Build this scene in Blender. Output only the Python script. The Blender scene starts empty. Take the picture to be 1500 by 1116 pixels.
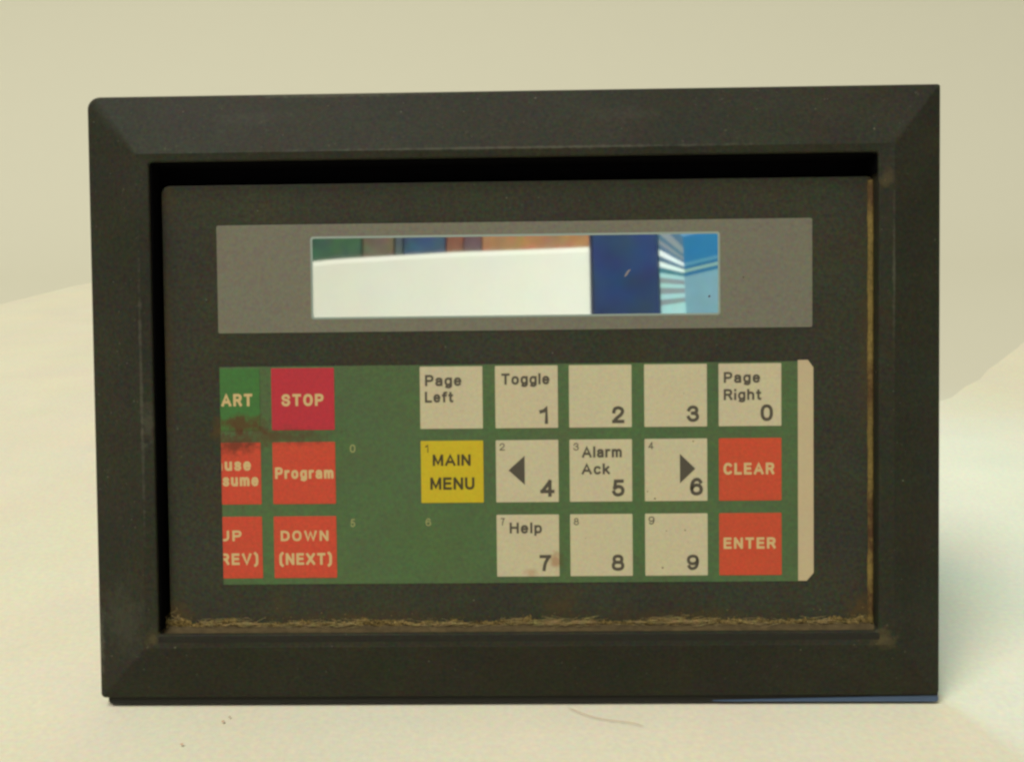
import bpy, bmesh, math, random
from mathutils import Vector, Matrix
random.seed(7)
S = bpy.context.scene
COL = S.collection
MM = 0.001
LEAN = math.radians(13.0)          # the panel leans back on its rear housing
BASE_Z = 3.1 * MM

# ---------------------------------------------------------------- camera
ca, sa = math.cos(LEAN), math.sin(LEAN)
def panel_vec(u, v, w):
    return Vector((u, v * sa - w * ca, v * ca + w * sa))
cam_d = bpy.data.cameras.new('camera'); cam = bpy.data.objects.new('camera', cam_d); COL.objects.link(cam)
cam_d.sensor_width = 36.0; cam_d.lens = 35.04; cam_d.clip_start = 0.02; cam_d.clip_end = 50
cx_ = panel_vec(0.9997516, -0.0107505, -0.0195210)
cy_ = panel_vec(0.0101430, 0.9994692, -0.0309574)
cz_ = panel_vec(0.0198434, 0.0307517, 0.9993301)
loc = panel_vec(6.5632, 123.692, 352.669) * MM + Vector((0, 0, BASE_Z))
cam.matrix_world = Matrix(((cx_.x, cy_.x, cz_.x, loc.x), (cx_.y, cy_.y, cz_.y, loc.y), (cx_.z, cy_.z, cz_.z, loc.z), (0, 0, 0, 1)))
S.camera = cam
S.render.filter_size = 2.0
S.cycles.filter_width = 2.7       # the photograph is a little soft

# ---------------------------------------------------------------- world, lamps, exposure
wd = bpy.data.worlds.new('World'); S.world = wd; wd.use_nodes = True
bg = wd.node_tree.nodes['Background']
bg.inputs['Color'].default_value = (1.0, 0.98, 0.93, 1); bg.inputs['Strength'].default_value = 0.20
S.view_settings.view_transform = 'Standard'; S.view_settings.look = 'None'
S.view_settings.exposure = 0.0; S.view_settings.gamma = 1.0

def aim(o, target):
    o.rotation_euler = (Vector(target) - o.location).to_track_quat('-Z', 'Y').to_euler()
ld = bpy.data.lights.new('ceiling_lamp', 'AREA'); ld.shape = 'DISK'; ld.size = 3.2; ld.energy = 395; ld.color = (1.0, 0.98, 0.92)
lo = bpy.data.objects.new('ceiling_lamp', ld); COL.objects.link(lo); lo.location = (-1.65, -1.75, 5.7); aim(lo, (2.2, 2.2, 0.1))
ls = bpy.data.lights.new('window_light', 'SPOT'); ls.energy = 24; ls.color = (0.30, 0.72, 1.0); ls.spot_size = math.radians(27); ls.spot_blend = 1.0; ls.shadow_soft_size = 0.04
lw = bpy.data.objects.new('window_light', ls); COL.objects.link(lw); lw.location = (-0.10, 0.85, 1.05); aim(lw, (0.245, 0.13, 0))

la = bpy.data.lights.new('reflection_fill', 'SPOT'); la.energy = 118; la.color = (0.82, 0.92, 1.0); la.spot_size = math.radians(90); la.spot_blend = 0.45; la.shadow_soft_size = 0.25  # added fill spot, brightens only the things reflected in the display
lx = bpy.data.objects.new('reflection_fill', la); COL.objects.link(lx); lx.location = (1.0, -0.25, 1.3); aim(lx, (-0.1, -2.2, 0.65))

# ---------------------------------------------------------------- helpers
def lin(c):
    r = []
    for x in c:
        x /= 255.0
        r.append(x / 12.92 if x <= 0.04045 else ((x + 0.055) / 1.055) ** 2.4)
    return tuple(r) + (1.0,)

def mat(name, rgb, rough=0.5, spec=0.5, amt=0.15, scale=1500, bump=0.0, bscale=3000, metal=0.0, blotch=0.0,
        blotch_scale=60, stains=(), stain_rgb=(70, 50, 30), coat=0.0, coat_rough=0.2, mono=False, dust=0.0, fade=0.0, scuffs=()):
    m = bpy.data.materials.new(name); m.use_nodes = True
    nt = m.node_tree; N = nt.nodes; L = nt.links; b = N['Principled BSDF']
    b.inputs['Roughness'].default_value = rough; b.inputs['Metallic'].default_value = metal
    b.inputs['Specular IOR Level'].default_value = spec
    b.inputs['Coat Weight'].default_value = coat; b.inputs['Coat Roughness'].default_value = coat_rough
    tc = N.new('ShaderNodeTexCoord')
    def noise(sc, det=2.0, rg=0.5):
        n = N.new('ShaderNodeTexNoise'); n.inputs['Scale'].default_value = sc; n.inputs['Detail'].default_value = det
        n.inputs['Roughness'].default_value = rg; L.new(tc.outputs['Object'], n.inputs['Vector']); return n
    def scaled(colour_socket, a):                       # 1 + a*(noise - 0.5), per channel
        v = N.new('ShaderNodeVectorMath'); v.operation = 'MULTIPLY_ADD'
        L.new(colour_socket, v.inputs[0]); v.inputs[1].default_value = (a, a, a)
        v.inputs[2].default_value = (1 - a / 2,) * 3; return v.outputs[0]
    base = N.new('ShaderNodeRGB'); base.outputs[0].default_value = lin(rgb)
    cur = base.outputs[0]
    for a, sc in ((amt, scale), (blotch, blotch_scale)):
        if a:
            mu = N.new('ShaderNodeVectorMath'); mu.operation = 'MULTIPLY'
            L.new(cur, mu.inputs[0]); L.new(scaled(noise(sc, 3.0).outputs['Fac' if mono else 'Color'], a * 2), mu.inputs[1]); cur = mu.outputs[0]
    if fade:
        mu = N.new('ShaderNodeVectorMath'); mu.operation = 'MULTIPLY'
        L.new(cur, mu.inputs[0]); L.new(scaled(noise(14, 5.0, 0.6).outputs['Fac'], fade * 2), mu.inputs[1]); cur = mu.outputs[0]
    for (x, y, rx, ry, st, scol) in [tuple(q) + (stain_rgb,) for q in stains] + [tuple(q) + ((104, 102, 86),) for q in scuffs]:
        s1 = N.new('ShaderNodeVectorMath'); s1.operation = 'SUBTRACT'
        L.new(tc.outputs['Object'], s1.inputs[0]); s1.inputs[1].default_value = (x * MM, y * MM, 0)
        s2 = N.new('ShaderNodeVectorMath'); s2.operation = 'MULTIPLY'
        L.new(s1.outputs[0], s2.inputs[0]); s2.inputs[1].default_value = (1000 / rx, 1000 / ry, 0)
        ln = N.new('ShaderNodeVectorMath'); ln.operation = 'LENGTH'; L.new(s2.outputs[0], ln.inputs[0])
        mr = N.new('ShaderNodeMapRange'); mr.inputs['From Min'].default_value = 1.0; mr.inputs['From Max'].default_value = 0.1
        mr.inputs['To Min'].default_value = 0.0; mr.inputs['To Max'].default_value = 1.0; L.new(ln.outputs['Value'], mr.inputs['Value'])
        ns = noise(330, 8.0, 0.72)
        nm = N.new('ShaderNodeMath'); nm.operation = 'MULTIPLY_ADD'; L.new(ns.outputs[0], nm.inputs[0]); nm.inputs[1].default_value = 2.4; nm.inputs[2].default_value = -1.2
        ad = N.new('ShaderNodeMath'); ad.operation = 'ADD'; L.new(mr.outputs[0], ad.inputs[0]); L.new(nm.outputs[0], ad.inputs[1])
        m2 = N.new('ShaderNodeMapRange'); m2.inputs['From Min'].default_value = 0.35; m2.inputs['From Max'].default_value = 1.0
        m2.inputs['To Max'].default_value = st; L.new(ad.outputs[0], m2.inputs['Value'])
        mx = N.new('ShaderNodeMix'); mx.data_type = 'RGBA'
        L.new(m2.outputs[0], mx.inputs['Factor']); L.new(cur, mx.inputs['A']); mx.inputs['B'].default_value = lin(scol); cur = mx.outputs['Result']
    if dust:
        nd = noise(900, 1.0); md = N.new('ShaderNodeMapRange'); md.inputs['From Min'].default_value = 0.76; md.inputs['From Max'].default_value = 0.86; md.inputs['To Max'].default_value = dust
        L.new(nd.outputs[0], md.inputs['Value']); mx = N.new('ShaderNodeMix'); mx.data_type = 'RGBA'
        L.new(md.outputs[0], mx.inputs['Factor']); L.new(cur, mx.inputs['A']); mx.inputs['B'].default_value = lin((150, 146, 126)); cur = mx.outputs['Result']
    L.new(cur, b.inputs['Base Color'])
    if bump:
        bn = N.new('ShaderNodeBump'); bn.inputs['Strength'].default_value = bump; bn.inputs['Distance'].default_value = 0.0002
        L.new(noise(bscale, 3.0).outputs[0], bn.inputs['Height']); L.new(bn.outputs[0], b.inputs['Normal'])
    return m

def link(name, me, m, parent=None, label=None):
    o = bpy.data.objects.new(name, me); COL.objects.link(o)
    if m is not None:
        for k in (m if isinstance(m, (list, tuple)) else [m]): me.materials.append(k)
    if parent is not None: o.parent = parent
    if label: o['label'] = label
    return o

def from_bm(name, bm, m, parent=None, label=None, smooth=False):
    bmesh.ops.recalc_face_normals(bm, faces=bm.faces[:])
    me = bpy.data.meshes.new(name); bm.to_mesh(me); bm.free()
    if smooth: me.polygons.foreach_set('use_smooth', [True] * len(me.polygons))
    return link(name, me, m, parent, label)

def tag(o, label, cat, group=None, kind=None):
    if label: o['label'] = label
    if cat: o['category'] = cat
    if group: o['group'] = group
    if kind: o['kind'] = kind
    return o

def round_rect(x0, y0, x1, y1, r, n=6):
    """outline, counter-clockwise from bottom-left; r = radius or (bl, br, tr, tl)"""
    if not isinstance(r, (tuple, list)): r = (r,) * 4
    pts = []
    for (cx, cy, a0, rr) in ((x0, y0, 180, r[0]), (x1, y0, 270, r[1]), (x1, y1, 0, r[2]), (x0, y1, 90, r[3])):
        sx = 1 if cx == x0 else -1; sy = 1 if cy == y0 else -1
        for i in range(n + 1):
            a = math.radians(a0 + 90 * i / n)
            pts.append((cx + sx * rr + rr * math.cos(a), cy + sy * rr + rr * math.sin(a)))
    return pts

def loft(rings, cap_first=False, cap_last=False):
    """rings: list of (outline, z) in mm"""
    bm = bmesh.new(); R = []
    for pts, z in rings: R.append([bm.verts.new((x * MM, y * MM, z * MM)) for x, y in pts])
    n = len(R[0])
    for a, b in zip(R, R[1:]):
        for i in range(n):
            bm.faces.new((a[i], a[(i + 1) % n], b[(i + 1) % n], b[i]))
    if cap_first: bm.faces.new(R[0])
    if cap_last: bm.faces.new(R[-1])
    return bm

def slab(x0, y0, x1, y1, z0, z1, r=0.4, e=0.12, n=4):
    rr = lambda d: round_rect(x0 + d, y0 + d, x1 - d, y1 - d, max(r - d, 0.05) if not isinstance(r, tuple) else tuple(max(q - d, 0.05) for q in r), n)
    return loft([(rr(0), z0), (rr(0), z1 - e), (rr(e * 0.3), z1 - e * 0.3), (rr(e), z1)], True, True)

def frame_slab(x0, y0, x1, y1, hx0, hy0, hx1, hy1, z0, z1, r, hr):
    o = round_rect(x0, y0, x1, y1, r, 4); oi = round_rect(x0 + .08, y0 + .08, x1 - .08, y1 - .08, r, 4); h = round_rect(hx0, hy0, hx1, hy1, hr, 4)
    return loft([(o, z0), (o, z1 - .05), (oi, z1), (h, z1), (h, z0)])

# ---------------------------------------------------------------- materials
GR = (96, 78, 44)
STAIN = [(-97, 98.3, 22, 6.5, .85), (-99, 91.5, 15, 7.5, .8), (-84, 93.8, 30, 5.5, .65), (14.2, 49.5, 5.5, 5, .6), (5.5, 45, 4.5, 3, .35)]
EDGE = [(126, 178, 5, 9, .7), (124, 120, 5, 60, .45), (124, 32, 14, 9, .75), (60, 29, 60, 5, .35), (-60, 29, 70, 5, .35), (-121, 31, 9, 8, .7), (-122.5, 120, 3, 60, .4), (16, 33, 12, 10, .45), (-84, 35, 6, 9, .3), (-104, 96, 6, 8, .8), (-121, 178, 6, 8, .4)]
M_bezel = mat('black_moulded_plastic', (45, 45, 34), 0.6, 0.14, 0.9, 800, 0.35, 2500, blotch=0.22, blotch_scale=60, dust=0.6, fade=0.45, scuffs=[(-130, 110, 1.0, 85, .35), (0, 193.4, 130, 1.0, .35), (131.4, 150, .9, 45, .3), (-149, 20, 2, 25, .35), (-60, 214, 60, 1.2, .3), (-128, 100, 5, 12, .22), (40, 205, 22, 5, .08), (-90, 206, 26, 5, .08), (-139, 30, 14, 26, .12)], stains=[(-128, 24, 5, 5, .5), (128, 22, 7, 6, .6), (129, 181, 5, 6, .4)], stain_rgb=(92, 80, 50))
M_plate = mat('dark_olive_membrane', (54, 54, 42), 0.45, 0.14, 0.9, 800, 0.12, 1500, blotch=0.22, blotch_scale=60, fade=0.3, dust=0.5, stains=EDGE, stain_rgb=(80, 62, 34))
M_recess_shade = mat('recess_shade_black', (5, 4, 6), 0.9, 0.05, 0.2, 500)
M_band = mat('grey_overlay', (112, 109, 93), 0.42, 0.4, 0.4, 800, 0.05, 1500, blotch=0.07)
M_green = mat('green_insert_print', (74, 97, 58), 0.5, 0.35, 0.45, 800, 0.05, blotch=0.16, fade=0.2, stains=STAIN, stain_rgb=(82, 46, 20))
M_green2 = mat('bright_green_print', (60, 108, 50), 0.5, 0.35, 0.3, 800, blotch=0.1, stains=STAIN, stain_rgb=(82, 46, 20))
M_cream = mat('cream_key_print', (191, 181, 147), 0.5, 0.35, 0.2, 900, 0.05, blotch=0.05, stains=STAIN[3:], stain_rgb=(150, 88, 52))
M_strip = mat('cream_insert_tab', (188, 170, 134), 0.5, 0.35, 0.10, 800, blotch=0.08)
M_red = mat('orange_red_key_print', (192, 68, 44), 0.5, 0.35, 0.34, 900, blotch=0.08, stains=STAIN[:3], stain_rgb=(96, 44, 22))
M_red2 = mat('dull_orange_key_print', (190, 72, 42), 0.5, 0.35, 0.32, 900, blotch=0.08)
M_stop = mat('crimson_key_print', (176, 42, 54), 0.5, 0.35, 0.25, 900, blotch=0.1, stains=STAIN[2:3], stain_rgb=(98, 50, 34))
M_yellow = mat('yellow_key_print', (192, 168, 26), 0.5, 0.35, 0.16, 900, blotch=0.05)
M_dark = mat('dark_grey_ink', (78, 72, 60), 0.55, 0.3, 0.2, 1500)
M_darkk = mat('dark_brown_ink', (66, 58, 32), 0.55, 0.3, 0.2, 1500)
M_light = mat('pale_ink', (200, 172, 120), 0.55, 0.3, 0.12, 1500)
M_light2 = mat('faint_ink', (150, 150, 96), 0.55, 0.3, 0.12, 1500)
M_glass = mat('mirroring_display_glass', (232, 236, 232), 0.026, 0.5, 0.02, 600, metal=1.0)
M_rim = mat('pale_window_edge', (142, 156, 146), 0.4, 0.5, 0.05, 600)
M_house = mat('grey_enclosure_metal', (120, 120, 118), 0.45, 0.5, 0.06, 500, metal=0.4)
M_flange = mat('dark_flange_plastic', (42, 41, 36), 0.6, 0.15, 0.3, 900)
M_glint = mat('painted_blue_glint', (66, 86, 114), 0.4, 0.5, 0.1, 600)
M_grime = mat('dry_ochre_grime', (112, 95, 56), 0.95, 0.1, 0.9, 900, blotch=0.75, blotch_scale=110, mono=True, fade=0.6)
M_fibre = mat('straw_fibre', (206, 188, 134), 0.9, 0.1, 0.35, 400)
M_brown = mat('brown_sealant', (78, 66, 42), 0.8, 0.2, 0.5, 500, blotch=0.4, blotch_scale=140, mono=True)
M_speck = mat('brown_speck', (74, 44, 40), 0.8, 0.2)

# ---------------------------------------------------------------- setting: backdrop sweep and table cover
M_back = mat('beige_backdrop_paper', (201, 198, 176), 0.95, 0.1, 0.0)
bm = bmesh.new(); prof = [(-3.3, -0.0022), (-0.6, -0.0022), (1.05, -0.0022)]
for i in range(1, 25):
    a = math.radians(90 * i / 24); prof.append((1.05 + 0.8 * math.sin(a), -0.0022 + 0.8 * (1 - math.cos(a))))
prof.append((1.85, 3.2))
rows = [[bm.verts.new((x, y, z)) for x in (-3, -1, 1, 3)] for y, z in prof]
for a, b in zip(rows, rows[1:]):
    for i in range(3): bm.faces.new((a[i], a[i + 1], b[i + 1], b[i]))
tag(from_bm('backdrop', bm, M_back, smooth=True), None, None, kind='structure')

FAR = [(-1.3, .2), (-.8, .5), (-.66, .7), (-.616, .827), (-.609, .872), (-.603, .918), (-.592, .965), (-.586, 1.0), (-.5, 1.03), (-.2, .9), (.1, .5), (.25, .37), (.29, .379), (.307, .385), (.317, .392), (.333, .421), (.351, .436), (.375, .467), (.390, .495), (.403, .505), (.45, .569), (.6, .75), (1.0, 1.0)]
def far_y(x):
    for (a, b), (c, d) in zip(FAR, FAR[1:]):
        if a <= x <= c: return b + (d - b) * (x - a) / (c - a)
    return FAR[-1][1]
M_cloth = mat('cream_cotton_cover', (214, 209, 184), 0.95, 0.15, 0.15, 480, 0.4, 900, blotch=0.06, blotch_scale=22, fade=0.05)
xs = sorted(set([round(-1.3 + 0.02 * i, 4) for i in range(116)] + [p[0] for p in FAR]))
bm = bmesh.new(); NR = 60; cols = []
for x in xs:
    fy = (far_y(x - .012) + far_y(x) + far_y(x + .012)) / 3 + 0.0012 * math.sin(x * 170); c = []
    for j in range(NR + 1):
        t = j / NR; y = -0.7 + (fy + 0.7) * t
        d = min(1, max(0, (abs(x) - .18) / .2 + max(0, abs(y) - .08) / .2))
        z = -0.0008 + d * 0.0012 * (math.sin(x * 9 + 2 * y) * math.sin(y * 7 - x * 3))
        c.append(bm.verts.new((x, y, z)))
    c.append(bm.verts.new((x, fy + .004, -0.0018)))
    cols.append(c)
for a, b in zip(cols, cols[1:]):
    for j in range(NR + 1): bm.faces.new((a[j], b[j], b[j + 1], a[j + 1]))
tag(from_bm('table_cover', bm, M_cloth, smooth=True), 'cream cloth with an uneven far edge that the black keypad panel stands on', 'cloth')

# small debris lying on the cloth
def tube(bm, pts, r, sides=5):
    rings = []
    for i, p in enumerate(pts):
        a = pts[max(i - 1, 0)]; b = pts[min(i + 1, len(pts) - 1)]; d = (Vector(b) - Vector(a)).normalized()
        u = d.cross(Vector((0, 0, 1)));  u = u.normalized() if u.length > 1e-6 else Vector((1, 0, 0)); v = d.cross(u)
        rr = r * (0.35 if i in (0, len(pts) - 1) else 1)
        rings.append([bm.verts.new(Vector(p) + (u * math.cos(k * 2 * math.pi / sides) + v * math.sin(k * 2 * math.pi / sides)) * rr) for k in range(sides)])
    for a, b in zip(rings, rings[1:]):
        for k in range(sides): bm.faces.new((a[k], a[(k + 1) % sides], b[(k + 1) % sides], b[k]))
    bm.faces.new(rings[0]); bm.faces.new(rings[-1])
M_thread = mat('faded_brown_thread', (188, 158, 122), 0.9, 0.1)
bm = bmesh.new(); pts = []
for i in range(15):
    t = i / 14; pts.append((.018 + .026 * t, -.002 - .013 * t - .0015 * math.sin(t * 5), .0001 + .0001 * math.sin(t * 9)))
tube(bm, pts, .00010)
tag(from_bm('thread', bm, M_thread, smooth=True), 'thin brown thread on the cream cloth below the middle of the panel', 'thread')
def crumb(x, y, s, rgb, label):
    bm = bmesh.new(); bmesh.ops.create_icosphere(bm, subdivisions=2, radius=s)
    for v in bm.verts: v.co *= 1 + random.uniform(-.3, .3); v.co.z *= .4; v.co.x *= 1.4
    o = from_bm('crumb', bm, mat('crumb_brown', rgb, 0.9, 0.1)); o.location = (x, y, s * .25)
    tag(o, label, 'crumb')
crumb(-.1015, -.0070, .00032, (150, 116, 84), 'dark brown crumb on the cloth just below the lower left of the panel')
crumb(-.1030, -.0098, .0004, (196, 160, 128), 'pale reddish crumb on the cloth, second below the lower left of the panel')
crumb(-.1130, -.0230, .0004, (204, 168, 138), 'faint reddish crumb near the bottom edge, farthest below the panel')

# ---------------------------------------------------------------- the operator panel
root = bpy.data.objects.new('operator_panel', None); COL.objects.link(root)
root.location = (0, 0, BASE_Z); root.rotation_euler = (math.radians(90) - LEAN, 0, 0)
tag(root, 'black framed industrial keypad panel with a mirroring display window standing on cream cloth', 'control panel')

RO = (1.8, 1.8, 1.0, 4.5)
def outer(d, z): return (round_rect(-150 + d, 0 + d, 150 - d, 214.8 - d, tuple(max(q - d, .3) for q in RO), 8), z)
def ridge(d, z): return (round_rect(-130.3 + d, 20.3 + d, 131.4 - d, 193.1 - d, 1.0, 8), z)
def lip(d, z, r=1.4): return (round_rect(-126.2 + d, 24.4 + d, 126.5 - d, 190.6 - d, r, 8), z)
from_bm('bezel', loft([outer(0, -6), outer(0, -0.9), outer(.25, -.25), outer(.8, .08), ridge(-.35, 6.9), ridge(0, 7.0), ridge(.4, 6.9), lip(-.4, 6.6), lip(0, 6.45), lip(.25, 6.1), lip(.5, -6)]), M_bezel, root)
# flange behind the bezel, standing a little proud of its lower edge
from_bm('rear_flange', frame_slab(-147.6, -2.5, 149.9, 212, -127, 23, 127, 191.5, -9, -1.2, 1.5, 1), M_flange, root)
bm = loft([(round_rect(70, -2.58, 149.95, -0.35, (.2, .9, .4, .1), 3), -1.15), (round_rect(74, -2.60, 149.95, -0.36, (.2, .9, .4, .1), 3), -.95)], True, True)  # blue strip carries a daylight glint in its colour
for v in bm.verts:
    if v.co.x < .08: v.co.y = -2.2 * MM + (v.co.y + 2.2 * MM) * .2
from_bm('glint_strip', bm, M_glint, root, 'painted blue glint along the lower right of the flange')
from_bm('dark_layer', slab(-128, 22, 128, 192, -7, -5.2, 1, .2), M_recess_shade, root)  # near-black floor paints shade into the gap around the plate
hb = loft([(round_rect(-134, 14, 134, 196, 2), -9), (round_rect(-134, 11.5, 134, 196, 2), -12), (round_rect(-132, 9.6, 132, 192, 4), -54), (round_rect(-130, 11.6, 130, 190, 4), -56)], True, True)
bm = bmesh.new()  # added lining: recess shade at top and left put into its colour
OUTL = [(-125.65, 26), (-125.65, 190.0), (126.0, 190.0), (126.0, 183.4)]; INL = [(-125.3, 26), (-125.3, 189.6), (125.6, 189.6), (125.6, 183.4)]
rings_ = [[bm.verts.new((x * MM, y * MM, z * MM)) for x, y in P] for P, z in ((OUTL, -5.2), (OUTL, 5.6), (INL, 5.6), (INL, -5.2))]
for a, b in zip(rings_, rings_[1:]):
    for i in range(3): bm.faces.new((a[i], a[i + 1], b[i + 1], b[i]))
from_bm('dark_layer', bm, M_recess_shade, root, 'added black lining with painted shade along the top and left of the recess')
from_bm('rear_housing', hb, M_house, root)
from_bm('dark_layer', slab(-126.0, 21.8, 126.6, 24.3, 6.3, 6.78, .6, .15), mat('dark_lip_strip', (40, 39, 32), .7, .15, .5, 900), root, 'dark strip on the lip below the plate')  # added strip makes the lower lip darker than the slope
# membrane plate: sits low and to the right in the opening
from_bm('membrane_plate', slab(-123.7, 26.9, 126.3, 182.9, -5, 1.0, (1.5, 1.5, 2.0, 3.0), .35, 6), M_plate, root)

WIN = (-71.1, 135.3, 72.9, 164.4)
from_bm('display_surround', frame_slab(-104.3, 130.7, 105.0, 168.7, WIN[0], WIN[1], WIN[2], WIN[3], .9, 1.22, .6, 1.0), M_band, root)
from_bm('display_rim', frame_slab(WIN[0] + .02, WIN[1] + .02, WIN[2] - .02, WIN[3] - .02, WIN[0] + .75, WIN[1] + .75, WIN[2] - .75, WIN[3] - .7, .95, 1.28, 1.0, .6), M_rim, root)
gl = from_bm('display_glass', slab(WIN[0] + .6, WIN[1] + .6, WIN[2] - .6, WIN[3] - .55, .92, 1.15, .6, .03), M_glass, root)
def blob(name, x, y, rx, ry, z, m, parent, lab, ang=0, n=14):
    bm = bmesh.new(); vs = []
    for i in range(n):
        a = i * 2 * math.pi / n; k = random.uniform(.75, 1.2); px, py = rx * k * math.cos(a), ry * k * math.sin(a)
        vs.append((x + px * math.cos(ang) - py * math.sin(ang), y + px * math.sin(ang) + py * math.cos(ang)))
    lo_ = [bm.verts.new((px * MM, py * MM, z * MM)) for px, py in vs]
    hi = [bm.verts.new(((x + (px - x) * .7) * MM, (y + (py - y) * .7) * MM, (z + .05) * MM)) for px, py in vs]
    for i in range(n): bm.faces.new((lo_[i], lo_[(i + 1) % n], hi[(i + 1) % n], hi[i]))
    bm.faces.new(hi); return from_bm(name, bm, m, parent, lab)
blob('speck', 69.1, 141.9, .42, .42, 1.16, M_speck, gl, 'small dark red speck on the glass')
M_smear = mat('pinkish_smear', (132, 124, 130), 0.7, 0.3, 0.3, 900)
blob('smear', 40.4, 150.2, 1.9, .38, 1.155, M_smear, gl, 'pale pink smear on the glass', math.radians(52))
blob('speck', 81.0, 148.4, .3, .3, 1.2, M_speck, root, 'tiny brown speck right of the display')

# legend insert
INS = from_bm('legend_insert', slab(-104.2, 41.2, 100.2, 118.8, .9, 1.16, .15, .05), M_green, root)
bm = bmesh.new(); tabp = [(99.9, 41.4), (102.9, 41.4), (105.3, 44.2), (105.3, 116.6), (103.4, 119.2), (99.9, 119.2)]
lo_ = [bm.verts.new((x * MM, y * MM, .9 * MM)) for x, y in tabp]; hi = [bm.verts.new((x * MM, y * MM, 1.24 * MM)) for x, y in tabp]
for i in range(6): bm.faces.new((lo_[i], lo_[(i + 1) % 6], hi[(i + 1) % 6], hi[i]))
bm.faces.new(hi)
from_bm('insert_tab', bm, M_strip, root)

COLS = {'a': (-104.15, -90.0), 'b': (-85.8, -63.45), 'c': (-33.0, -10.85), 'd': (-6.4, 15.7), 'e': (19.65, 41.65), 'f': (46.1, 68.1), 'g': (72.2, 94.1)}
ROWS = (96.2, 69.95, 43.5)
KEYS = {
    'start': ('a', 0, M_green2, 'bright green key reading ART, cut off at the left'),
    'stop': ('b', 0, M_stop, 'crimson key reading STOP'),
    'pause': ('a', 1, M_red, 'red key reading use sume, cut off at the left and stained brown'),
    'prog': ('b', 1, M_red, 'red key reading Program'),
    'up': ('a', 2, M_red, 'red key reading UP and REV, cut off at the left'),
    'down': ('b', 2, M_red, 'red key reading DOWN (NEXT)'),
    'pl': ('c', 0, M_cream, 'cream key reading Page Left'),
    '1': ('d', 0, M_cream, 'cream key reading Toggle 1'),
    '2': ('e', 0, M_cream, 'cream key with only a large 2'),
    '3': ('f', 0, M_cream, 'cream key with only a large 3'),
    '0': ('g', 0, M_cream, 'cream key reading Page Right 0'),
    'main': ('c', 1, M_yellow, 'yellow key reading MAIN MENU'),
    '4': ('d', 1, M_cream, 'cream key with a left arrow and 4'),
    '5': ('e', 1, M_cream, 'cream key reading Alarm Ack 5'),
    '6': ('f', 1, M_cream, 'cream key with a right arrow and 6'),
    'clear': ('g', 1, M_red2, 'orange red key reading CLEAR'),
    '7': ('d', 2, M_cream, 'cream key reading Help 7 with a reddish stain'),
    '8': ('e', 2, M_cream, 'cream key with a large 8 and a small 8'),
    '9': ('f', 2, M_cream, 'cream key with a large 9 and a small 9'),
    'enter': ('g', 2, M_red2, 'orange red key reading ENTER'),
}
KZ = 1.28
OBJ = {'insert': INS}
for k, (c, r, m, lab) in KEYS.items():
    x0, x1 = COLS[c]; y0 = ROWS[r] + (0.0 if c != 'a' else 0)
    y1 = y0 + 22.0
    OBJ[k] = from_bm('key', slab(x0, y0, x1, y1, 1.0, KZ, .25, .06, 3), m, root, lab)

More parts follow.
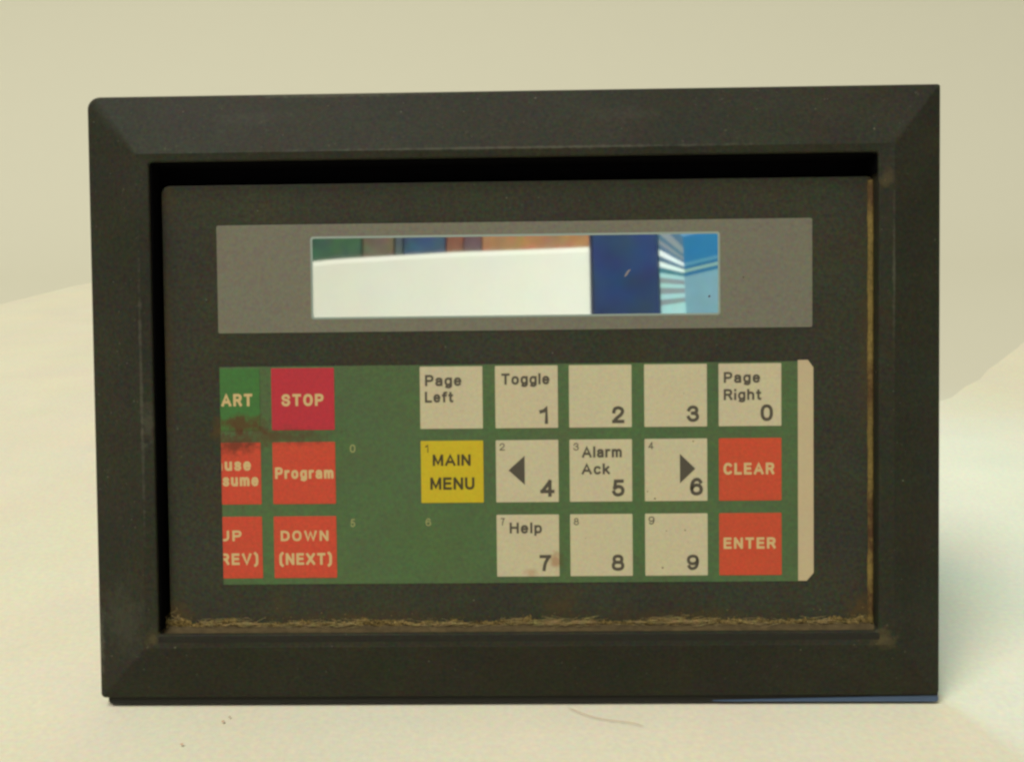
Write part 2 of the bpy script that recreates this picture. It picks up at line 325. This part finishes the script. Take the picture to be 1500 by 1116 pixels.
TEXT = [
    ('start', 'START', -110.00, 104.85, -92.69, 109.29, 'l'),
    ('stop', 'STOP', -82.15, 104.74, -67.41, 109.03, 'l'),
    ('pause', 'Pause', -107.93, 81.95, -93.66, 86.31, 'l'),
    ('pause', 'Resume', -110.49, 76.44, -91.08, 80.70, 'l'),
    ('prog', 'Program', -84.90, 78.90, -64.26, 83.04, 'l'),
    ('up', 'UP', -103.30, 56.81, -97.42, 60.65, 'l'),
    ('up', '(PREV)', -109.34, 48.30, -91.60, 52.47, 'l'),
    ('down', 'DOWN', -83.38, 56.72, -66.31, 60.46, 'l'),
    ('down', '(NEXT)', -83.92, 48.18, -65.30, 52.42, 'l'),
    ('insert', '0', -58.17, 88.07, -56.27, 90.91, 's'),
    ('insert', '5', -58.27, 61.56, -56.81, 64.39, 's'),
    ('insert', '6', -31.63, 61.75, -29.71, 64.43, 's'),
    ('pl', 'Page', -31.17, 111.31, -18.29, 115.32, 'k'),
    ('pl', 'Left', -31.25, 105.50, -21.31, 109.44, 'k'),
    ('1', 'Toggle', -4.19, 111.55, 12.79, 115.55, 'k'),
    ('1', '1', 9.05, 97.56, 12.23, 103.77, 'd'),
    ('2', '2', 34.70, 97.63, 39.08, 103.66, 'd'),
    ('main', '1', -31.49, 87.84, -30.28, 90.68, 's'),
    ('main', 'MAIN', -28.81, 83.04, -15.37, 87.16, 'k'),
    ('main', 'MENU', -29.77, 74.58, -14.11, 79.00, 'k'),
    ('4', '2', -5.09, 88.36, -3.18, 90.93, 's'),
    ('4', '4', 9.16, 71.74, 14.25, 77.95, 'd'),
    ('5', '3', 21.04, 88.13, 22.92, 90.79, 's'),
    ('5', 'Alarm', 24.04, 85.54, 38.00, 89.57, 'k'),
    ('5', 'Ack', 23.84, 79.58, 33.81, 83.52, 'k'),
    ('5', '5', 34.65, 71.69, 38.89, 77.75, 'd'),
    ('7', '7', -4.83, 61.71, -3.62, 64.38, 's'),
    ('7', 'Help', -1.82, 58.83, 9.64, 62.79, 'k'),
    ('7', '7', 8.67, 45.34, 12.69, 51.16, 'd'),
    ('8', '8', 20.95, 61.69, 22.69, 64.19, 's'),
    ('8', '8', 34.16, 45.32, 38.70, 51.13, 'd'),
    ('3', '3', 61.15, 97.82, 65.29, 103.64, 'd'),
    ('0', 'Page', 73.99, 111.38, 86.72, 115.29, 'k'),
    ('0', 'Right', 73.96, 105.35, 87.08, 109.27, 'k'),
    ('0', '0', 86.82, 97.89, 91.17, 103.80, 'd'),
    ('6', '4', 47.41, 88.28, 49.19, 90.94, 's'),
    ('6', '6', 62.00, 71.84, 66.51, 78.15, 'd'),
    ('clear', 'CLEAR', 73.85, 79.13, 91.50, 83.28, 'l'),
    ('9', '9', 47.33, 61.71, 49.40, 64.57, 's'),
    ('9', '9', 60.72, 45.39, 65.03, 50.95, 'd'),
    ('enter', 'ENTER', 73.74, 52.88, 91.96, 56.90, 'l'),
]
STYLE = {'l': (.215, .25, M_light), 'k': (.205, .16, M_dark), 'd': (.2, .3, M_dark), 's': (.14, .3, M_dark)}
# single-line letter shapes: (width, [(smooth, closed, points)]); baseline 0, capital height 1
def el(cx, cy, rx, ry, a0=0, a1=360, n=28, e=.84):
    P = []
    for i in range(n + (0 if a1 - a0 == 360 else 1)):
        a = math.radians(a0 + (a1 - a0) * i / n); c_, s_ = math.cos(a), math.sin(a)
        P.append((cx + rx * math.copysign(abs(c_) ** e, c_), cy + ry * math.copysign(abs(s_) ** e, s_)))
    return P
SIX = [(.53, .82), (.44, .96), (.29, 1), (.11, .89), (.02, .64), (.0, .35), (.07, .09), (.28, 0), (.5, .09), (.57, .31), (.49, .53), (.3, .61), (.1, .53), (.01, .36)]
G = {
 'A': (.74, [(0, 0, [(0, 0), (.37, 1), (.74, 0)]), (0, 0, [(.12, .3), (.62, .3)])]),
 'C': (.62, [(0, 0, el(.33, .5, .33, .5, 42, 318))]),
 'D': (.62, [(0, 0, [(0, 0), (0, 1)]), (0, 0, [(.05, 1), (.3, 1), (.5, .92), (.61, .72), (.62, .5), (.61, .28), (.5, .08), (.3, 0), (.05, 0)])]),
 'E': (.52, [(0, 0, [(.52, 1), (0, 1), (0, 0), (.54, 0)]), (0, 0, [(0, .52), (.48, .52)])]),
 'H': (.62, [(0, 0, [(0, 0), (0, 1)]), (0, 0, [(.62, 0), (.62, 1)]), (0, 0, [(0, .53), (.62, .53)])]),
 'I': (.0, [(0, 0, [(0, 0), (0, 1)])]),
 'L': (.5, [(0, 0, [(0, 1), (0, 0), (.5, 0)])]),
 'M': (.74, [(0, 0, [(0, 0), (0, 1)]), (0, 0, [(.74, 0), (.74, 1)]), (0, 0, [(.03, 1), (.37, .12), (.71, 1)])]),
 'N': (.62, [(0, 0, [(0, 0), (0, 1)]), (0, 0, [(.62, 0), (.62, 1)]), (0, 0, [(.03, 1), (.59, 0)])]),
 'O': (.66, [(0, 1, el(.33, .5, .33, .5))]),
 'P': (.56, [(0, 0, [(0, 0), (0, 1)]), (0, 0, [(.05, 1), (.36, 1), (.5, .95), (.57, .83), (.57, .64), (.5, .51), (.36, .46), (.05, .46)])]),
 'R': (.6, [(0, 0, [(0, 0), (0, 1)]), (0, 0, [(.05, 1), (.38, 1), (.52, .95), (.58, .84), (.58, .66), (.52, .54), (.38, .49), (.05, .49)]), (0, 0, [(.36, .49), (.6, 0)])]),
 'S': (.58, [(1, 0, [(.57, .77), (.49, .94), (.29, 1), (.09, .93), (.01, .76), (.09, .6), (.29, .52), (.5, .43), (.58, .25), (.49, .06), (.29, 0), (.08, .06), (0, .23)])]),
 'T': (.6, [(0, 0, [(0, 1), (.6, 1)]), (0, 0, [(.3, 1), (.3, 0)])]),
 'U': (.6, [(0, 0, [(0, 1), (0, .28), (.06, .1), (.2, 0), (.4, 0), (.54, .1), (.6, .28), (.6, 1)])]),
 'V': (.68, [(0, 0, [(0, 1), (.34, 0), (.68, 1)])]),
 'W': (.98, [(0, 0, [(0, 1), (.24, 0), (.49, .92), (.74, 0), (.98, 1)])]),
 'X': (.66, [(0, 0, [(0, 0), (.66, 1)]), (0, 0, [(0, 1), (.66, 0)])]),
 '(': (.18, [(0, 0, [(.18, 1.12), (.03, .95), (0, .7), (0, .2), (.03, -.05), (.18, -.2)])]),
 ')': (.18, [(0, 0, [(0, 1.12), (.15, .95), (.18, .7), (.18, .2), (.15, -.05), (0, -.2)])]),
 'a': (.46, [(1, 0, [(.02, .56), (.1, .68), (.25, .7), (.4, .65), (.45, .5), (.45, .0)]), (1, 0, [(.45, .4), (.2, .38), (.03, .29), (0, .16), (.06, .03), (.2, 0), (.36, .05), (.45, .18)])]),
 'c': (.46, [(0, 0, el(.25, .35, .25, .35, 42, 318))]),
 'e': (.48, [(0, 0, [(0, .37), (.48, .37)]), (0, 0, el(.24, .35, .24, .35, 4, 318))]),
 'f': (.28, [(1, 0, [(.34, .99), (.2, .97), (.13, .84), (.13, 0)]), (0, 0, [(0, .68), (.3, .68)])]),
 'g': (.48, [(0, 1, el(.24, .36, .24, .34)), (1, 0, [(.48, .7), (.48, -.05), (.4, -.22), (.23, -.27), (.06, -.2)])]),
 'h': (.46, [(0, 0, [(0, 0), (0, 1)]), (1, 0, [(0, .5), (.12, .67), (.28, .7), (.42, .62), (.46, .45), (.46, 0)])]),
 'i': (.0, [(0, 0, [(0, 0), (0, .60)]), (0, 0, [(0, .98), (0, 1.02)])]),
 'k': (.46, [(0, 0, [(0, 0), (0, 1)]), (0, 0, [(.42, .7), (.04, .3)]), (0, 0, [(.16, .42), (.47, 0)])]),
 'l': (.0, [(0, 0, [(0, 0), (0, 1)])]),
 'm': (.76, [(0, 0, [(0, 0), (0, .7)]), (1, 0, [(0, .5), (.1, .66), (.22, .7), (.34, .63), (.38, .48), (.38, 0)]), (1, 0, [(.38, .5), (.48, .66), (.6, .7), (.72, .63), (.76, .48), (.76, 0)])]),
 'o': (.5, [(0, 1, el(.25, .35, .25, .35))]),
 'p': (.48, [(0, 0, [(0, -.27), (0, .7)]), (0, 1, el(.24, .35, .24, .35))]),
 'r': (.28, [(0, 0, [(0, 0), (0, .7)]), (1, 0, [(0, .45), (.08, .63), (.18, .7), (.3, .69)])]),
 's': (.42, [(1, 0, [(.42, .55), (.34, .67), (.2, .7), (.06, .65), (.02, .54), (.1, .42), (.22, .37), (.37, .3), (.43, .17), (.36, .04), (.21, 0), (.06, .04), (0, .16)])]),
 't': (.28, [(0, 0, [(.12, .94), (.12, .12), (.18, .01), (.3, 0)]), (0, 0, [(0, .68), (.28, .68)])]),
 'u': (.46, [(1, 0, [(0, .7), (0, .25), (.05, .07), (.18, 0), (.34, .04), (.46, .2)]), (0, 0, [(.46, 0), (.46, .7)])]),
 '0': (.56, [(0, 1, el(.28, .5, .28, .5))]),
 '1': (.30, [(0, 0, [(0, .76), (.18, .82), (.3, 1), (.3, 0)])]),
 '2': (.58, [(1, 0, [(.02, .7), (.08, .91), (.29, 1), (.5, .91), (.56, .73), (.46, .5), (.2, .25), (.03, .02)]), (0, 0, [(0, 0), (.58, 0)])]),
 '3': (.58, [(1, 0, [(.0, .78), (.1, .94), (.28, 1), (.47, .93), (.53, .76), (.45, .59), (.24, .54)]), (1, 0, [(.24, .54), (.48, .47), (.58, .27), (.49, .08), (.28, 0), (.08, .07), (-.02, .24)])]),
 '4': (.66, [(0, 0, [(.48, 0), (.48, .98)]), (0, 0, [(.48, .98), (.02, .27)]), (0, 0, [(0, .27), (.66, .27)])]),
 '5': (.58, [(0, 0, [(.54, 1), (.11, 1), (.05, .5)]), (1, 0, [(.05, .5), (.28, .61), (.5, .53), (.58, .31), (.5, .09), (.27, 0), (.08, .06), (-.01, .22)])]),
 '6': (.57, [(1, 0, SIX)]),
 '7': (.56, [(0, 0, [(0, 1), (.58, 1)]), (1, 0, [(.55, 1), (.4, .74), (.27, .42), (.2, 0)])]),
 '8': (.56, [(0, 1, el(.28, .76, .23, .24)), (0, 1, el(.28, .27, .28, .27))]),
 '9': (.57, [(1, 0, [(.57 - x, 1 - y) for x, y in SIX])]),
}
def smooth_line(P, k=5):
    R = []
    for i in range(len(P) - 1):
        p0, p1, p2, p3 = P[max(i - 1, 0)], P[i], P[i + 1], P[min(i + 2, len(P) - 1)]
        for j in range(k):
            t = j / k
            R.append(tuple(.5 * (2 * b + (c - a) * t + (2 * a - 5 * b + 4 * c - d) * t * t + (-a + 3 * b - 3 * c + d) * t ** 3) for a, b, c, d in zip(p0, p1, p2, p3)))
    return R + [P[-1]]
def text_mesh(s, x0, y0, x1, y1, wt, sp, z):
    """letters drawn as flat ribbons of even weight that fill the box x0..x1, y0..y1 (mm)"""
    H = y1 - y0; h = wt / 2; adv = 0; strokes = []
    for ch in s:
        w, st = G[ch]
        for sm, cl, P in st:
            P = smooth_line(P) if sm else P
            strokes.append((cl, [(adv + h + x, y) for x, y in P]))
        adv += w + wt + sp
    total = adv - sp; kx = (x1 - x0) / total; hw = h * H
    bm = bmesh.new(); zi = 0
    for cl, P in strokes:
        Q = [Vector((x0 + x * kx, y0 + hw + y * (H - 2 * hw))) for x, y in P]
        n = len(Q); L_, R_ = [], []
        for i in range(n):
            a = Q[i - 1] if (i or cl) else None; b = Q[(i + 1) % n] if (i < n - 1 or cl) else None
            d1 = (Q[i] - a).normalized() if a is not None else None; d2 = (b - Q[i]).normalized() if b is not None else None
            if d1 is None: d1 = d2
            if d2 is None: d2 = d1
            t = d1 + d2
            t = t.normalized() if t.length > .05 else d1
            nn = Vector((-t.y, t.x)); c = max(.62, nn.dot(Vector((-d1.y, d1.x))))
            e = Vector((0, 0))
            if not cl and i == 0: e = -d2 * hw * .9
            if not cl and i == n - 1: e = d1 * hw * .9
            if ch_cut(Q, i, n, cl): e = Vector((0, 0))
            L_.append(Q[i] + nn * hw / c + e); R_.append(Q[i] - nn * hw / c + e)
        zz_ = (z + .004 * (zi % 5)) * MM; zi += 1
        vl = [bm.verts.new((p.x * MM, p.y * MM, zz_)) for p in L_]; vr = [bm.verts.new((p.x * MM, p.y * MM, zz_)) for p in R_]
        for i in range(n if cl else n - 1):
            k = (i + 1) % n; bm.faces.new((vr[i], vr[k], vl[k], vl[i]))
    return bm
def ch_cut(Q, i, n, cl): return False
SHIFT = {'START': -111.1, 'Pause': -110.1, '(PREV)': -111.3, 'UP': -105.3}
for key, s, x0, y0, x1, y1, st in TEXT:
    x0 = SHIFT.get(s, x0)
    wt, sp, m = STYLE[st]
    if len(s) == 1 and st == 'd': wt = .20
    if key == 'insert': m = M_light2
    if key == 'main': m = M_darkk
    bm = text_mesh(s, x0, y0, x1, y1, wt, sp, (1.16 if key == 'insert' else KZ) + .012)
    if x0 < -104:
        bmesh.ops.bisect_plane(bm, geom=bm.verts[:] + bm.edges[:] + bm.faces[:], plane_co=(-104.0 * MM, 0, 0), plane_no=(-1, 0, 0), clear_outer=True)
    me = bpy.data.meshes.new('lettering'); bm.to_mesh(me); bm.free()
    link('lettering', me, m, OBJ[key])
for key, tri in (('4', [(-2.0, 81.3), (3.75, 76.1), (3.75, 86.45)]), ('6', [(58.45, 76.2), (63.9, 81.35), (58.45, 86.7)])):
    bm = bmesh.new(); lo_ = [bm.verts.new((x * MM, y * MM, KZ * MM)) for x, y in tri]; hi = [bm.verts.new((x * MM, y * MM, (KZ + .03) * MM)) for x, y in tri]
    for i in range(3): bm.faces.new((lo_[i], lo_[(i + 1) % 3], hi[(i + 1) % 3], hi[i]))
    bm.faces.new(hi); from_bm('arrow', bm, M_dark, OBJ[key])
for key, x, y, r in (('6', 47.0, 73.4, .22), ('6', 49.6, 70.9, .35), ('9', 52.2, 46.3, .3), ('9', 60.2, 59.6, .25), ('9', 53.6, 59.4, .2), ('6', 63.2, 91.0, .25), ('3', 60, 108, .15), ('8', 25, 57, .15)):
    blob('speck', x, y, r, r, KZ + .005, M_speck, OBJ[key], None, n=8)

# ---------------------------------------------------------------- grime in the lower channel and right seam
def wob(t, f, s): return math.sin(t * f + s) * .5 + math.sin(t * f * 2.3 + s * 1.7) * .3 + math.sin(t * f * 5.1 + s * .3) * .2
bm = bmesh.new(); prev = None; NX = 900
for i in range(NX + 1):
    x = -125.8 + 252.2 * i / NX
    h = 27.9 + .9 * wob(x, .11, 1) + .5 * wob(x, .7, 4) + random.uniform(-.5, .5) + 1.3 * max(0, wob(x, .23, 7)) ** 2
    if x < -116: h += .8
    col = []
    for j in range(9):
        t = j / 8; y = 25.6 + (h - 25.6) * t
        z = 1.0 + 1.5 * math.sin(min(1, t * 1.15) * math.pi) ** .6 * (.3 + .35 * wob(x, .9, j)) + random.uniform(-.3, .3)
        if j == 8: z = .95
        col.append(bm.verts.new((x * MM, y * MM, z * MM)))
    if prev:
        for j in range(8): bm.faces.new((prev[j], col[j], col[j + 1], prev[j + 1]))
    prev = col
tag(from_bm('grime_residue', bm, M_grime, root, 'ochre grime packed along the lower edge of the plate'), None, None, kind='stuff')
bm = bmesh.new(); prev = None
for i in range(301):
    x = -126.1 + 252.5 * i / 300; col = []
    for y, z in ((24.3, 5.2), (24.7, 4.2), (25.1, 3.2 + .3 * wob(x, .4, 2)), (25.5, 2.4), (26.1, 1.6), (26.9, .9)):
        col.append(bm.verts.new((x * MM, (y + .12 * wob(x, .6, z)) * MM, z * MM)))
    if prev:
        for j in range(5): bm.faces.new((prev[j], col[j], col[j + 1], prev[j + 1]))
    prev = col
from_bm('sealant_bead', bm, M_brown, root, 'brown sealant along the lower edge', smooth=True)
bm = bmesh.new(); prev = None
for i in range(301):
    y = 26.5 + 155 * i / 300; col = []; w = .75 + .12 * wob(y, .25, 3)
    for dx, z in ((-1.5 * w, .98), (-.9 * w, 1.6), (-.1, 2.1 + .3 * wob(y, .8, 1)), (.6, 1.9), (1.0, 1.0)):
        col.append(bm.verts.new(((125.4 + dx + .04 * wob(y, .5, 2)) * MM, y * MM, z * MM)))
    if prev:
        for j in range(4): bm.faces.new((prev[j], col[j], col[j + 1], prev[j + 1]))
    prev = col
M_seam = mat('yellow_brown_sealant', (112, 94, 46), 0.7, 0.3, 0.7, 900, blotch=0.6, blotch_scale=70, fade=0.5, stains=[(125.5, 176, 6, 10, .9), (125.5, 110, 5, 16, .8), (125.5, 60, 5, 22, .95), (125.5, 34, 6, 12, .9)], stain_rgb=(70, 44, 24), mono=True)
from_bm('sealant_bead', bm, M_seam, root, 'yellow brown sealant along the right edge', smooth=True)
bm = bmesh.new()
CL = [random.uniform(-122, 122) for _ in range(16)] + [-80, -72, -30, -22, 10, 17, 24, 52, 58, 64, 80, 86]
for k in range(520):
    x = random.uniform(-124, 125) if random.random() < .2 else min(125, max(-125, random.choice(CL) + random.gauss(0, 3)))
    y = 27.3 + .8 * wob(x, .11, 1) + random.gauss(0, .6); ln = random.uniform(1.5, 7); a = random.gauss(0, .16)
    if random.random() < .04: x = -121.5 + random.gauss(0, 2.2); y = 28.5 + abs(random.gauss(0, 1.6)); a = random.gauss(0, .8); ln = random.uniform(1, 2.5)
    if random.random() < .025: a = random.uniform(.6, 2.4); ln = random.uniform(1, 2.5)
    z = random.uniform(1.6, 2.7) if y < 28 else random.uniform(1.05, 1.5); bend = random.uniform(-.35, .35); pts = []
    for i in range(5):
        t = i / 4 - .5; pts.append(((x + ln * t * math.cos(a)) * MM, (y + ln * t * math.sin(a) + bend * (1 - 4 * t * t)) * MM, (z + .2 * (1 - 4 * t * t)) * MM))
    tube(bm, pts, random.uniform(.02, .055) * MM, 3)
tag(from_bm('loose_fibres', bm, M_fibre, root, 'straw coloured fibres along the lower edge'), None, None, kind='stuff')
bm = bmesh.new()
for k in range(420):
    x = random.choice(CL) + random.gauss(0, 5) if random.random() < .6 else random.uniform(-124, 125)
    if random.random() < .22: x = random.choice((-121, 121)) + random.gauss(0, 3.5)
    if abs(x) > 124: continue
    y = 27.4 + abs(random.gauss(0, 1.3)); r_ = random.uniform(.07, .24) * MM
    q = bmesh.ops.create_icosphere(bm, subdivisions=1, radius=r_)
    sx, sy = random.uniform(.7, 1.6), random.uniform(.6, 1.1)
    for v in q['verts']: v.co = Vector((v.co.x * sx + x * MM, v.co.y * sy + y * MM, v.co.z * .7 + 1.05 * MM + (1.2 * MM if y < 28.2 else 0) * random.random()))
tag(from_bm('dust_grains', bm, M_grime, root, 'grains of dried dirt strewn on the lower edge of the plate'), None, None, kind='stuff')
for (x, y, s) in ((128.4, 180.4, .8), (126.4, 179.2, 1.0), (128.6, 26, .6), (129.8, 24.2, .4), (-125, 27, .7), (125, 30, .8)):
    bm = bmesh.new(); r = bmesh.ops.create_icosphere(bm, subdivisions=2, radius=s * MM)
    for v in r['verts']:
        v.co *= 1 + random.uniform(-.3, .3); v.co.z *= .4; v.co += Vector((x, y, 1.2 if abs(x) < 127 else 6.5)) * MM
    from_bm('dirt_clump', bm, M_brown, root)

# ---------------------------------------------------------------- the room side, seen only as a reflection in the display
def box_thing(name, x0, x1, y0, y1, z0, z1, rgb, label, cat, lid=None, b=.003):
    r = bpy.data.objects.new(name, None); COL.objects.link(r); r.location = ((x0 + x1) / 2, (y0 + y1) / 2, z0); tag(r, label, cat)
    def bx(nm, a0, a1, b0, b1, c0, c1, m):
        bm = bmesh.new(); bmesh.ops.create_cube(bm, size=1)
        for v in bm.verts: v.co = Vector(((a0 + a1) / 2 + v.co.x * (a1 - a0), (b0 + b1) / 2 + v.co.y * (b1 - b0), (c0 + c1) / 2 + v.co.z * (c1 - c0))) - r.location
        bmesh.ops.bevel(bm, geom=bm.edges[:], offset=b, segments=2, affect='EDGES'); from_bm(nm, bm, m, r)
    m = mat(name + '_paint', rgb, 0.8, 0.2, 0.03, 60, blotch=0.55, blotch_scale=28)
    if lid:
        bx('body', x0 + .002, x1 - .002, y0 + .002, y1 - .002, z0, z1 - .02, m)
        bx('lid', x0, x1, y0, y1, z1 - .0205, z1, mat(name + '_lid', lid, 0.8, 0.2))
    else:
        bx('body', x0, x1, y0, y1, z0, z1, m)
    return r
sofa = bpy.data.objects.new('sofa', None); COL.objects.link(sofa); sofa.location = (-.1, -2.3, -.0022)
tag(sofa, 'cream sofa with a gently curved back facing the panel, reflected in its display window', 'sofa')
M_sofa = mat('cream_upholstery', (246, 243, 230), .9, .1, .05, 120, blotch=.05, blotch_scale=12)
TOPL = [(-1.2, .86), (-.72, .900), (-.62, .911), (-.52, .917), (-.40, .918), (-.30, .919), (-.2, .9205), (-.06, .918), (.12, .917), (.5, .915), (1.0, .88)]
def topz(x):
    x = max(-1.2, min(1.0, x))
    for (a, b), (c, d) in zip(TOPL, TOPL[1:]):
        if a <= x <= c: return b + (d - b) * (x - a) / (c - a)
bm = bmesh.new(); prev = None
for i in range(89):
    x = -1.2 + 2.2 * i / 88; z = (topz(max(-1.2, x - .03)) + topz(x) + topz(min(1, x + .03))) / 3
    col = [bm.verts.new((x + .1, y + 2.3, q)) for y, q in ((-2.21, .12), (-2.2, .5), (-2.2, z - .02), (-2.205, z - .006), (-2.22, z), (-2.42, z), (-2.44, z - .02), (-2.45, .12))]
    if prev:
        for k in range(8): bm.faces.new((prev[k], col[k], col[(k + 1) % 8], prev[(k + 1) % 8]))
    else: bm.faces.new(col)
    prev = col
bm.faces.new(prev); from_bm('backrest', bm, M_sofa, sofa, smooth=False)
def soft_box(name, a, b, parent, m, bev=.04):
    bm = bmesh.new(); bmesh.ops.create_cube(bm, size=1); a = Vector(a); b = Vector(b)
    for v in bm.verts: v.co = Vector([(a[k] + b[k]) / 2 + v.co[k] * (b[k] - a[k]) for k in range(3)])
    bmesh.ops.bevel(bm, geom=bm.edges[:], offset=bev, segments=4, affect='EDGES'); return from_bm(name, bm, m, parent, smooth=True)
soft_box('seat', (-1.05, .11, .08), (1.05, .6, .34), sofa, M_sofa)
soft_box('arm', (-1.2, .09, .06), (-1.06, .62, .5), sofa, M_sofa); soft_box('arm', (1.06, .09, .06), (1.2, .62, .5), sofa, M_sofa)
for x in (-1.1, 1.1):
    for y in (-.1, .52): soft_box('leg', (x - .03, y - .03, 0), (x + .03, y + .03, .13), sofa, M_speck, .005)
TOP = .60
box_thing('shelf', -1.0, .8, -2.95, -2.48, -.0022, .5985, (120, 92, 66), 'long brown wooden sideboard behind the sofa, under the row of boxes', 'sideboard')
YB = (-2.75, -2.50)
box_thing('storage_box', -.80, -.5435, *YB, TOP, 1.22, (70, 104, 82), 'green box at the left end of the row on the sideboard behind the sofa', 'box', lid=(78, 108, 88))
box_thing('storage_box', -.543, -.442, *YB, TOP, 1.20, (118, 108, 90), 'tan box between the green box and the slate box on the sideboard behind the sofa', 'box', lid=(118, 106, 84))
box_thing('storage_box', -.441, -.4145, *YB, TOP, 1.20, (92, 106, 104), 'narrow slate grey box beside the tan box on the sideboard behind the sofa', 'box', lid=(86, 100, 100))
box_thing('storage_box', -.414, -.282, *YB, TOP, 1.22, (66, 92, 122), 'blue box between the slate box and the books on the sideboard behind the sofa', 'box', lid=(54, 70, 92))
box_thing('book', -.280, -.228, -2.70, -2.50, TOP, 1.24, (140, 92, 76), 'red brown book standing beside the blue box on the sideboard behind the sofa', 'book')
box_thing('book', -.226, -.172, -2.70, -2.50, TOP, 1.22, (112, 88, 96), 'dull purple book standing beside the wooden board on the sideboard behind the sofa', 'book')
box_thing('board', -.170, .34, -2.60, -2.50, TOP, 1.28, (178, 128, 92), 'orange brown wooden board standing at the right on the sideboard behind the sofa', 'board')
for o in list(COL.objects):
    if o.parent is None and o.name.split('.')[0] in ('sofa', 'shelf', 'storage_box', 'book', 'board'):
        piv = Vector((-.2, -2.2, 0)); rz = Matrix.Rotation(math.radians(6), 4, 'Z')
        o.location = piv + rz @ (o.location - piv); o.rotation_euler = (0, 0, math.radians(6))
box_thing('binder', .0865, .1755, -.93, -.9, -.0022, .62, (46, 66, 108), 'tall dark blue binder standing in front of the cream sofa, dark in the reflection', 'binder')

# blue and white striped bag with a vertical crease
def zz(q): return .497 - ((330 + q / 6.818) - 339) / 121 * .113
WHT, CY, SL, GY, TL = (222, 232, 226), (158, 198, 196), (70, 100, 122), (128, 134, 136), (46, 104, 118)
BL, LB, DB, PB = (50, 132, 190), (96, 162, 198), (30, 112, 172), (138, 184, 206)
bands = [(-260, -60, SL, BL), (-60, 60, GY, BL), (60, 120, SL, BL), (120, 168, GY, BL), (168, 225, SL, BL), (225, 288, WHT, LB), (288, 345, SL, DB), (345, 402, WHT, CY), (402, 460, TL, DB), (460, 508, CY, PB), (508, 566, GY, PB), (566, 612, CY, PB), (612, 676, GY, PB), (676, 732, CY, PB), (732, 790, GY, PB), (790, 860, CY, PB), (860, 1300, CY, PB)]
def crease(q): return 434 + (q - 430) * (.56 if q < 430 else .78)
def right(q): return crease(q) - 50
bm = bmesh.new(); mats_ = []; idx = {}
def mi(rgb):
    if rgb not in idx: idx[rgb] = len(mats_); mats_.append(mat('bag_stripe', rgb, 0.7, 0.2, 0.04, 60, blotch=.1))
    return idx[rgb]
XL, XC, XR = .178, .2135, .262
for q0, q1, cl, cr in bands:
    for (xa, ya, fa, xb, yb, fb, c) in ((XL, -.905, lambda q: q, XC, -.925, crease, cl), (XC, -.925, crease, XR + .04, -.895, lambda q: crease(q) - (crease(q) - right(q)) * 1.8, cr)):
        n = 6
        for i in range(n):
            t0, t1 = i / n, (i + 1) / n; P = []
            for t, q in ((t0, q1), (t1, q1), (t1, q0), (t0, q0)):
                P.append(bm.verts.new((xa + (xb - xa) * t, ya + (yb - ya) * t, zz(fa(q) + (fb(q) - fa(q)) * t))))
            f = bm.faces.new(P); f.material_index = mi(c)
bmesh.ops.remove_doubles(bm, verts=bm.verts[:], dist=1e-5)
bag = bpy.data.objects.new('striped_bag', None); COL.objects.link(bag)
tag(bag, 'creased blue and white striped bag standing beside the dark blue binder', 'bag')
from_bm('striped_front', bm, mats_, bag)
bm = bmesh.new(); bmesh.ops.create_cube(bm, size=1)
for v in bm.verts: v.co = Vector((.24 + v.co.x * .12, -.99 + v.co.y * .12, .30 + v.co.z * .606))
bmesh.ops.bevel(bm, geom=bm.edges[:], offset=.01, segments=2, affect='EDGES')
from_bm('bag_body', bm, mat('bag_blue', (110, 160, 196), .7, .2), bag)
